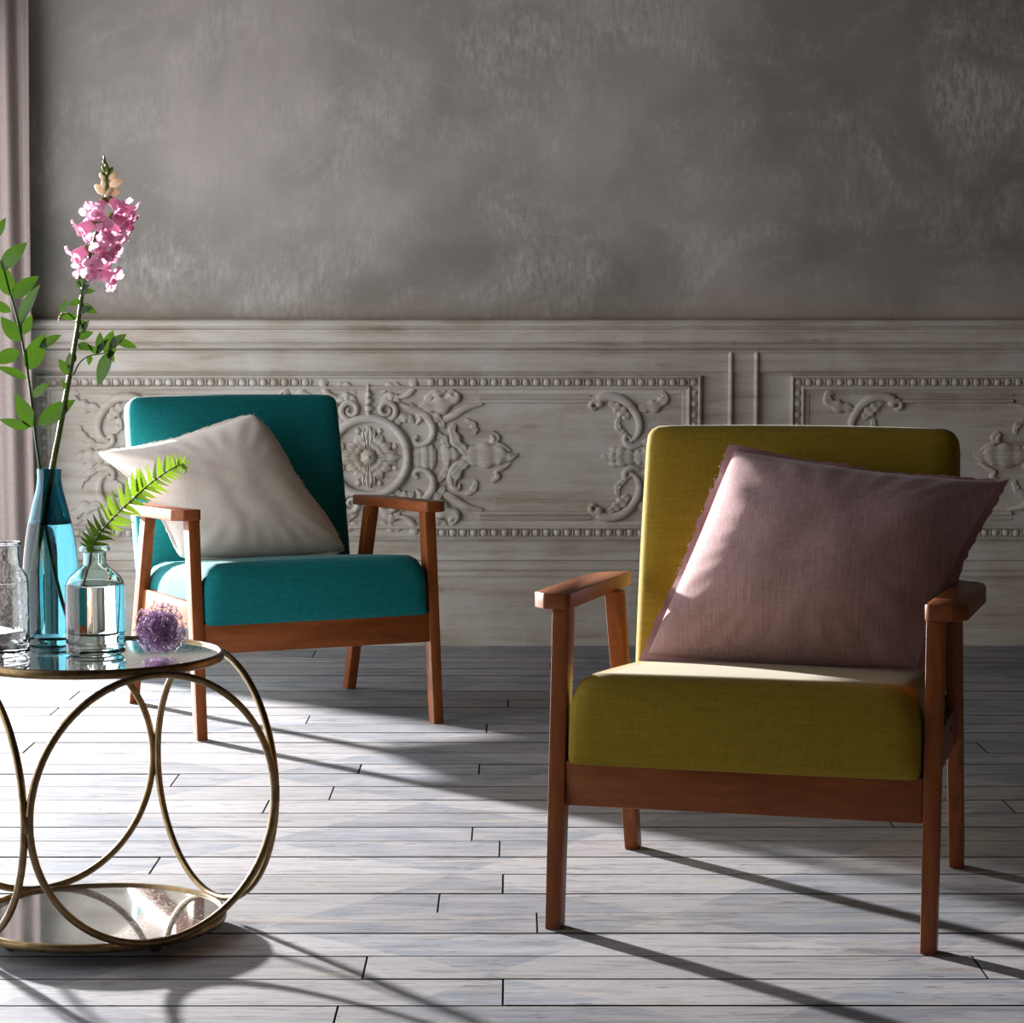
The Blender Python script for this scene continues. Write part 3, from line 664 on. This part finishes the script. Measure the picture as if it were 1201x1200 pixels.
make_cushion('scatter_cushion', A2, [(-0.255, 0.405, 0.395), (0.262, 0.425, 0.390), (-0.458, 0.505, 0.690), (0.030, 0.560, 0.797)],
             [(0.0, 0, -0.002), (-0.015, 0, -0.035), (0.045, -0.01, 0.02), (-0.02, 0, 0.0)], 0.095, 0.04, (M['cream'], M['cream']),
             'cream linen cushion leaning in the teal armchair', 8.4, 'linen scatter cushions', 0.0015, 0.09)

# ------------------------------------------------------------------ ring table
TX, TY, TT, TS, TR = -0.6873, 3.8892, 0.611, 0.4386, 0.0060
ZB, ZT, RD = 0.0285, 0.4630, 0.2085
tb = empty('side_table', (TX, TY, 0)); tag(tb, 'round brass side table of four big rings with mirrored top and shelf', 'table')
circ = lambda R, z, n=72: [(R*math.cos(2*PI*k/n), R*math.sin(2*PI*k/n), z) for k in range(n)]
for z, nm, extra in ((ZT, 'top', 0.0), (ZB, 'shelf', 0.0)):
    rm = [(RD-0.006, z-0.0075), (RD+0.001, z-0.0075), (RD+0.0035, z-0.005), (RD+0.004, z), (RD+0.0035, z+0.005), (RD+0.001, z+0.0072), (RD-0.003, z+0.0072), (RD-0.0048, z+0.0045), (RD-0.005, z+0.002), (RD-0.006, z+0.002)]
    link(nm+'_rim', lathe_mesh(nm+'_rim', rm, 96, True), tb, M['brass'])
    link(nm+'_mirror', lathe_mesh(nm+'_mirror', [(0, z-0.004), (RD-0.004, z-0.004), (RD-0.004, z+0.003), (0, z+0.003)], 96), tb, M['mirror'])
rr = TS/2-TR; rc = ZB + (ZT-ZB)/2
for i in range(4):
    a = TT+i*PI/2; nx, ny = math.cos(a), math.sin(a); tx, ty = -ny, nx
    pts = [(nx*TS/2+tx*rr*math.cos(t), ny*TS/2+ty*rr*math.cos(t), rc+rr*math.sin(t)) for t in [2*PI*k/80 for k in range(80)]]
    rg_ = link('ring', tube_mesh('ring', pts, TR, 12, True, smooth_path=False), tb, M['brass'])
    cx, cy = nx*TS/2+tx*TS/2, ny*TS/2+ty*TS/2
    link('weld_collar', bar_mesh('weld_collar', (cx, cy, rc-0.013), (0.006, 0.006), (cx, cy, rc+0.013), (0.006, 0.006), 0.001), tb, M['brass'])
    fx, fy = math.cos(a+0.15)*0.165, math.sin(a+0.15)*0.165
    link('ball_foot', lathe_mesh('ball_foot', [(0, 0.0), (0.006, 0.0008), (0.0095, 0.005), (0.0105, 0.0105), (0.009, 0.016), (0.006, 0.0205), (0, 0.0212)], 18), tb, M['brass']).location = (fx, fy, 0)
TOPZ = ZT + 0.003

# ------------------------------------------------------------------ bottles
def make_bottle(name, label, x, y, outer, th, gmat, water_z, base_th=0.010):
    r = empty(name, (x, y, TOPZ)); tag(r, label, 'bottle', 'glass bottles on the ring table')
    # smooth outer profile, then the inner wall coming back down
    def smooth(P, per=6):
        return [(max(0.0, v.x), v.y) for v in catmull([Vector((a, b, 0)) for a, b in P], per)]
    O = smooth(outer); zt = O[-1][1]
    I = [(max(0.002, rr_-th), z) for rr_, z in O if z > base_th+0.004][::-1]
    head = [(0, 0.004), (O[0][0]*0.7, 0.0025), (O[0][0]*0.85, 0.0)] + O + [(O[-1][0]-th*0.5, zt+0.001)]
    if water_z:      # the water fills the hollow: the glass ends at the water line and the water is its own body inside
        up = [p for p in I if p[1] > water_z]; prof = head + up + [(up[-1][0], water_z), (0, water_z)]
    else: prof = head + I + [(I[-1][0]*0.8, base_th+0.001), (0, base_th+0.003)]
    link('glass_body', lathe_mesh('glass_body', prof, 64), r, gmat)
    if water_z:
        wp = [(0, base_th+0.0024), (I[-1][0]*0.8, base_th+0.0004)] + [(q, z) for q, z in I[::-1] if z < water_z-0.001]
        wp += [(wp[-1][0], water_z-0.0005), (0, water_z-0.0005)]
        link('water', lathe_mesh('water', wp, 64), r, M['water'])
    return r
tall = make_bottle('flower_bottle', 'tall turquoise glass bottle holding the snapdragon and leafy branch', -0.782, 4.02,
    [(0.0375, 0.001), (0.0425, 0.006), (0.0445, 0.03), (0.0465, 0.075), (0.0470, 0.115), (0.0445, 0.155), (0.0385, 0.197), (0.0300, 0.235), (0.0230, 0.262), (0.0203, 0.280), (0.0205, 0.298)], 0.0026, M['glass_teal'], 0.206)
jar = make_bottle('apothecary_bottle', 'squat pale green glass bottle of water holding the fern frond', -0.685, 3.893,
    [(0.0430, 0.001), (0.0475, 0.006), (0.0485, 0.015), (0.0485, 0.105), (0.0475, 0.116), (0.0430, 0.127), (0.0330, 0.138), (0.0230, 0.146), (0.0195, 0.153), (0.0195, 0.168), (0.0215, 0.1705), (0.0255, 0.1725), (0.0255, 0.1775), (0.0235, 0.180)], 0.0030, M['glass_aqua'], 0.117, 0.012)
left = make_bottle('clear_bottle', 'clear glass bottle cut off at the left edge of the table', -0.842, 3.885,
    [(0.0430, 0.001), (0.0480, 0.006), (0.0490, 0.015), (0.0490, 0.112), (0.0485, 0.122), (0.0450, 0.134), (0.0385, 0.144), (0.0355, 0.152), (0.0352, 0.178), (0.0370, 0.181), (0.0385, 0.1835), (0.0370, 0.186)], 0.0032, M['glass_clear'], 0.0, 0.012)

# ------------------------------------------------------------------ plants
def leaf_mesh(name, L, w, fold=0.18, curl=0.12, nseg=8, shape=0.75, wave=0.0):
    """leaf along +X, width along Y, normal +Z"""
    vs = []; fs = []
    for i in range(nseg+1):
        t = i/nseg; ww = w*0.5*(math.sin(PI*t**shape))**0.85 if 0 < t < 1 else 0.0008
        z = -curl*L*t*t + 0.04*L*t
        for k in (-1, -0.5, 0, 0.5, 1):
            vs.append((L*t, ww*k, z + fold*abs(k)*ww + wave*ww*math.sin(t*14)*abs(k)))
    for i in range(nseg):
        for k in range(4): a = i*5+k; fs.append((a, a+1, a+6, a+5))
    return mesh_from(name, vs, fs, True)
def place_leaf(name, parent, base, tip, mesh, mat, roll=0.0, L=None):
    base, tip = Vector(base), Vector(tip); d = (tip-base); ln = d.length; d.normalize()
    view = Vector((0, -1, 0.15)); n = (view-d*view.dot(d)).normalized(); side = n.cross(d)
    n2 = n*math.cos(roll)+side*math.sin(roll); s2 = n2.cross(d)
    m = Matrix((d, s2, n2)).transposed().to_4x4(); m.translation = base
    o = link(name, mesh, parent, mat); k = ln/(L or 1.0); o.matrix_basis = m @ Matrix.Diagonal((k, k, k, 1)); return o
PY = 4.02
def pp(u, v, dy=0.0): return at_depth(u, v, PY+dy)
rg = random.Random(11)
LEAF_W = [leaf_mesh('leaf', 1.0, 0.42, shape=0.8), leaf_mesh('leaf', 1.0, 0.50, 0.12, 0.2, shape=0.8), leaf_mesh('leaf', 1.0, 0.34, 0.25, 0.05, shape=0.78)]
# leafy branch
br = empty('leafy_branch', (-0.782, 4.02, TOPZ)); tag(br, 'green leafy branch standing in the turquoise bottle at the left edge', 'branch')
inv = Matrix.Translation(-Vector(br.location))
bp = [(78, 748, .02), (66, 690, 0.015), (55, 620, 0.005), (47, 552, 0.0), (42, 515, 0), (36, 462, 0), (28, 410, 0), (18, 365, 0.0), (9, 335, 0.0), (-2, 300, 0.01), (-8, 270, 0.01)]
link('twig', tube_mesh('twig', [inv @ pp(*p) for p in bp], [0.0024, 0.0024, 0.0023, 0.0020, 0.0016, 0.0010], 8), br, M['twig'])
for (bu, bv, tu, tv, w, rl, dy) in [(2, 316, 28, 283, 1, 0.3, 0), (11, 347, 1, 308, 1, -0.3, 0.0), (14, 350, 43, 322, 1, 0.25, 0), (22, 380, 47, 333, 2, 0.5, 0), (13, 366, -12, 352, 0, 0.2, 0), (25, 400, 0, 372, 1, 0.1, 0), (25, 392, 37, 371, 1, -0.4, 0),
        (23, 412, -10, 425, 1, 0.2, 0), (32, 434, 51, 392, 1, -0.2, 0), (46, 408, 71, 392, 0, 0.3, 0), (31, 444, -4, 430, 2, -0.6, 0), (38, 466, 57, 449, 0, 0.2, 0), (41, 502, 17, 462, 0, 0.15, 0), (45, 499, 87, 468, 0, 0.2, 0), (36, 501, -1, 492, 2, 0.4, 0), (-4, 300, -26, 280, 1, 0.2, 0), (-6, 280, 6, 255, 0, 0.1, 0)]:
    d0 = rg.uniform(-0.012, 0.0)
    place_leaf('leaf', br, inv @ pp(bu, bv, 0), inv @ pp(tu, tv, d0*1.5), LEAF_W[w], M['leaf'], rl)
# snapdragon
sd = empty('snapdragon', (-0.782, 4.02, TOPZ)); tag(sd, 'tall pink snapdragon stem standing in the turquoise bottle', 'flower')
inv = Matrix.Translation(-Vector(sd.location))
spine = [(40, 690, -0.012), (50, 622, -0.008), (61, 552, 0.0), (70, 505, 0), (79, 455, 0), (87, 410, 0), (93, 370, 0), (98, 335, 0), (106, 298, 0), (116, 264, 0), (124, 232, 0), (126, 207, 0), (122, 183, 0)]
link('stem', tube_mesh('stem', [inv @ pp(*p) for p in spine], [0.0048, 0.0050, 0.0046, 0.0040, 0.0034, 0.0030, 0.0024, 0.0016], 10), sd, M['stem'])
link('side_shoot', tube_mesh('side_shoot', [inv @ pp(*p) for p in [(86, 440, 0), (94, 425, 0), (106, 417, -0.005), (122, 414, -0.01), (134, 404, -0.012), (140, 394, -0.012)]], [0.0014, 0.0012, 0.0008], 6), sd, M['stem'])
link('side_shoot', tube_mesh('side_shoot', [inv @ pp(*p) for p in [(92, 382, 0), (84, 372, 0), (75, 366, -0.004), (70, 370, -0.004), (68, 378, -0.004)]], [0.0013, 0.0011, 0.0007], 6), sd, M['petal_pale'])
for (bu, bv, tu, tv, w, rl) in [(95, 337, 88, 328, 1, 0.2), (97, 343, 111, 340, 1, 0.4), (95, 352, 80, 358, 1, 0.3), (96, 357, 112, 367, 1, -0.3), (92, 372, 69, 370, 0, 0.5), (96, 375, 100, 388, 1, 0.2), (92, 366, 106, 360, 1, 0.3), (94, 348, 104, 333, 0, 0.2),
        (90, 396, 108, 390, 1, -0.2), (91, 404, 108, 409, 1, 0.3), (95, 390, 103, 375, 1, 0.3), (84, 440, 68, 422, 1, 0.2), (83, 438, 80, 412, 1, 0.5), (79, 458, 72, 444, 0, 0.3), (88, 425, 84, 410, 1, 0.2),
        (118, 413, 116, 390, 1, 0.3), (122, 413, 133, 388, 1, -0.3), (106, 416, 104, 428, 1, 0.2), (128, 408, 146, 391, 1, 0.4), (136, 400, 161, 407, 0, 0.3), (130, 412, 113, 453, 0, -0.4), (126, 410, 134, 425, 1, 0.2), (112, 416, 124, 396, 1, 0.5), (134, 404, 128, 420, 1, 0.3), (72, 368, 77, 352, 1, 0.2), (115, 414, 103, 405, 1, 0.1), (97, 332, 108, 324, 1, 0.2), (97, 336, 92, 322, 1, 0.3)]:
    place_leaf('leaf', sd, inv @ pp(bu, bv, 0), inv @ pp(tu, tv, rg.uniform(-0.016, 0.004)), LEAF_W[w], M['leaf'], rl)
def floret_mesh(seed):
    """snapdragon bloom along +X: pouched tube, two frilled upper lobes, three lower lobes"""
    q = random.Random(seed); vs = []; fs = []; n = 10
    prof = [(0.0, 0.10), (0.18, 0.19), (0.42, 0.24), (0.62, 0.27), (0.76, 0.25)]
    for x, r_ in prof:
        for k in range(n):
            a = 2*PI*k/n; vs.append((x, r_*math.cos(a)*0.95, r_*math.sin(a)*(1.0 if math.sin(a) > 0 else 1.12)))
    for i in range(len(prof)-1):
        for k in range(n): fs.append((i*n+k, i*n+(k+1) % n, (i+1)*n+(k+1) % n, (i+1)*n+k))
    def lobe(ang, ln, wid, tilt):
        b = len(vs); ca, sa = math.cos(ang), math.sin(ang); s_ = 5
        for i in range(5):
            t = i/4; ww = wid*(0.55+0.6*math.sin(PI*min(1, t*0.8+0.12)))*(1 if t < 1 else 0.62)
            rad = 0.20+ln*t*math.cos(tilt); xx = 0.74+ln*t*math.sin(tilt)-0.30*ln*t*t
            for k in range(s_):
                s = -1+2*k/(s_-1); off = ww*s; ruff = 0.07*math.sin(s*5+seed+i)*t
                vs.append((xx+ruff+0.05*abs(s)*t, rad*ca-off*sa, rad*sa+off*ca))
        for i in range(4):
            for k in range(s_-1): fs.append((b+i*s_+k, b+i*s_+k+1, b+(i+1)*s_+k+1, b+(i+1)*s_+k))
    for da in (-0.55, 0.55): lobe(PI/2+da, 0.46+q.uniform(-.05, .05), 0.24, 0.5)
    for da in (-0.85, 0.0, 0.85): lobe(-PI/2+da, 0.42+q.uniform(-.05, .05), 0.21, 0.35)
    # bearded palate
    b = len(vs)
    for j in range(4):
        for k in range(8):
            a = 2*PI*k/8; c = math.cos(j*PI/7); vs.append((0.80+0.16*math.sin(j*PI/7), 0.19*math.cos(a)*c, -0.10+0.15*math.sin(a)*c))
    for j in range(3):
        for k in range(8): fs.append((b+j*8+k, b+j*8+(k+1) % 8, b+(j+1)*8+(k+1) % 8, b+(j+1)*8+k))
    return mesh_from('floret', vs, fs, True)
FL = [floret_mesh(s) for s in (1, 2, 3)]
for m_ in FL: m_.materials.append(M['petal'])
FLP = [m_.copy() for m_ in FL]
for m_ in FLP: m_.materials.clear(); m_.materials.append(M['petal_pale'])
BUD = lathe_mesh('bud', [(0, 0), (0.18, 0.1), (0.28, 0.4), (0.22, 0.75), (0.08, 0.97), (0, 1.0)], 10)
CAL = lathe_mesh('calyx', [(0.05, -0.15), (0.16, 0.0), (0.22, 0.18), (0.2, 0.3)], 8)
def spine_at(v):
    P = [(u_, v_) for u_, v_, _ in spine]
    for (u0, v0), (u1, v1) in zip(P, P[1:]):
        if v1 <= v <= v0: return u0+(u1-u0)*(v0-v)/(v0-v1)
    return P[-1][0]
def place_axis(name, mesh, parent, p, d, size, mat, zaxis=False, roll=0.0):
    d = Vector(d).normalized(); up = Vector((0, 0, 1)); s = up.cross(d)
    if s.length < 1e-4: s = Vector((1, 0, 0))
    s.normalize(); n = d.cross(s)
    m = (Matrix((s, n, d)) if zaxis else Matrix((d, s, n))).transposed().to_4x4()
    m = m @ Matrix.Rotation(roll, 4, 'Z' if zaxis else 'X'); m.translation = p
    o = link(name, mesh, parent, mat); o.matrix_basis = m @ Matrix.Scale(size, 4); return o
FLOWERS = [(116, 243, -.012, 27), (138, 240, -.006, 26), (152, 245, .006, 22), (99, 266, -.004, 27), (122, 268, -.018, 24), (143, 258, -.004, 25), (92, 297, 0.0, 27), (117, 292, -.018, 28), (133, 284, -.010, 27), (134, 268, .014, 25), (107, 312, -.018, 26), (128, 324, -.008, 27), (98, 313, .010, 25), (122, 305, .012, 25), (112, 280, .018, 25), (108, 250, .016, 24), (150, 262, .008, 22)]
for i, (u, v, dy, sz) in enumerate(FLOWERS):
    sv = v-10; st_ = inv @ pp(spine_at(sv), sv, 0); e = inv @ pp(u, v, dy*1.6)
    d = e-st_; d.z -= 0.002; 
    if d.length < 0.004: d = Vector((0, -1, -0.2))
    size = sz/695.0*1.02
    fl = place_axis('floret', FL[i % 3], sd, st_ + d.normalized()*max(0.0, d.length-size*0.55), d, size, None, roll=rg.uniform(-0.4, 0.4))
    place_axis('calyx', CAL, sd, st_ + d.normalized()*max(0.0, d.length-size*0.62), d, size*0.8, M['bud'], True)
for (u, v, sz, mt) in [(114, 221, 17, 'petal_pale'), (122, 216, 15, 'petal_pale'), (145, 222, 16, 'petal_pale'), (147, 211, 18, 'petal_pale'), (131, 224, 15, 'petal_pale'), (139, 203, 13, 'petal_pale'), (117, 205, 12, 'petal_pale'), (128, 201, 10, 'bud'), (133, 197, 10, 'bud'), (119, 195, 9, 'bud'), (125, 191, 8, 'bud'), (120, 186, 7, 'bud'), (127, 196, 9, 'bud'), (116, 200, 8, 'bud'), (124, 208, 10, 'bud'), (126, 217, 10, 'bud')]:
    sv = v+9; st_ = inv @ pp(spine_at(min(sv, 240)), sv, 0); e = inv @ pp(u, v-2, rg.uniform(-0.008, 0.004)); d = (e-st_)
    place_axis('bud', BUD if mt == 'bud' else BUD.copy(), sd, st_+d*0.15, d, sz/695.0, None if False else M[mt], True)

# fern frond
JY = 3.893
fr = empty('fern_frond', (-0.685, JY, TOPZ)); tag(fr, 'bright green fern frond leaning out of the squat bottle', 'fern')
inv = Matrix.Translation(-Vector(fr.location))
def fp(u, v, dy=0.0): return inv @ at_depth(u, v, JY+dy)
rach = [(97, 690, 0), (104, 664, 0), (108, 645, 0), (116, 628, 0), (134, 606, -0.004), (156, 585, -0.008), (178, 566, -0.012), (198, 552, -0.016), (212, 545, -0.018), (218, 549, -0.018), (217, 556, -0.018)]
RP = [fp(*p) for p in rach]; RC = catmull(RP, 8)
link('rachis', tube_mesh('rachis', RP, [0.0016, 0.0015, 0.0013, 0.0009, 0.0005], 7), fr, M['stem'])
def pinna_mesh():
    vs = []; fs = []; nseg = 12
    for i in range(nseg+1):
        t = i/nseg; ww = 0.155*(1-t**2.0)*(0.80+0.28*abs(math.sin(t*PI*5)))+0.004
        if i == 0: ww = 0.05
        z = -0.10*t*t
        for k in (-1, 0, 1): vs.append((t, ww*k, z+abs(k)*ww*0.25))
    for i in range(nseg):
        for k in range(2): a = i*3+k; fs.append((a, a+1, a+4, a+3))
    return mesh_from('leaflet', vs, fs, True)
PIN = pinna_mesh()
i0, i1 = 15, len(RC)-14; NP = 25
for k in range(NP):
    t = k/(NP-1); x = i0+(i1-i0)*t; i = int(x); p = RC[i].lerp(RC[i+1], x-i); tg = (RC[i+1]-RC[i-1]).normalized()
    ln = (29 if t < 0.55 else 29-17*(t-0.55)/0.45)*(0.66+0.34*min(1, t*3.0))/718.0
    vw = Vector((0, -1, 0.25)); sd_ = tg.cross(vw).normalized()
    for s in (-1, 1):
        d = (sd_*s*-1 + tg*rg.uniform(0.35, 0.7) + vw*rg.uniform(-0.35, 0.65)).normalized()
        place_leaf('leaflet', fr, p, p+d*ln*(1.0 if s > 0 else 0.86)*rg.uniform(0.9, 1.1), PIN, M['fern'], rg.uniform(-1.0, 1.0))
for k in range(10):
    i = len(RC)-14+k; p = RC[i]; 
    d = Vector((rg.uniform(-1, 1), -0.4, rg.uniform(-1, 1))).normalized(); place_leaf('leaflet', fr, p, p+d*0.006, PIN, M['fern'], rg.uniform(-0.5, 0.5))

# allium head lying on the table
AR = 0.045
al = empty('allium_head', (-0.578, 3.885, TOPZ)); tag(al, 'round purple allium flower head lying on the mirrored table top', 'flower')
ac = Vector((0, 0, AR*0.93))
CORE = lathe_mesh('flower_core', [(0, -0.010), (0.007, -0.007), (0.010, 0), (0.007, 0.007), (0, 0.010)], 14)
link('flower_core', CORE, al, M['core']).location = ac
vs = []; fs = []; vs2 = []; fs2 = []; q = random.Random(5); NFL = 420
for k in range(NFL):
    zz = 1-2*(k+0.5)/NFL; ph = k*2.39996; rxy = math.sqrt(max(0, 1-zz*zz)); d = Vector((rxy*math.cos(ph), rxy*math.sin(ph), zz))
    R = AR*q.uniform(0.58, 1.0)
    e = ac + d*R
    if e.z < 0.002: e.z = 0.002+q.uniform(0, 0.003)
    a_ = d.orthogonal().normalized(); b_ = d.cross(a_)
    # stalk
    s0 = len(vs2); w = 0.00035; p0 = ac+d*0.006
    vs2 += [p0+a_*w, p0-a_*w*0.5+b_*w, p0-a_*w*0.5-b_*w, e+a_*w, e-a_*w*0.5+b_*w, e-a_*w*0.5-b_*w]
    for i in range(3): fs2.append((s0+i, s0+(i+1) % 3, s0+3+(i+1) % 3, s0+3+i))
    # six-pointed star
    rot = q.uniform(0, 2); ln = q.uniform(0.0045, 0.0068)
    for j in range(6):
        an = rot+j*PI/3; r_ = a_*math.cos(an)+b_*math.sin(an); t_ = -a_*math.sin(an)+b_*math.cos(an); b0 = len(vs)
        dd = d if ac.z+d.z*R > 0.012 else Vector((0, 0, 0.4))
        vs += [e, e+r_*ln*0.5+t_*0.0011+dd*0.001, e+r_*ln+dd*0.0022, e+r_*ln*0.5-t_*0.0011+dd*0.001]
        fs.append((b0, b0+1, b0+2, b0+3))
for v in vs: v.z = max(v.z, 0.0006)
link('star_florets', mesh_from('star_florets', vs, fs), al, M['purple'])['kind'] = 'stuff'
link('flower_stalks', mesh_from('flower_stalks', vs2, fs2), al, M['stem'])['kind'] = 'stuff'
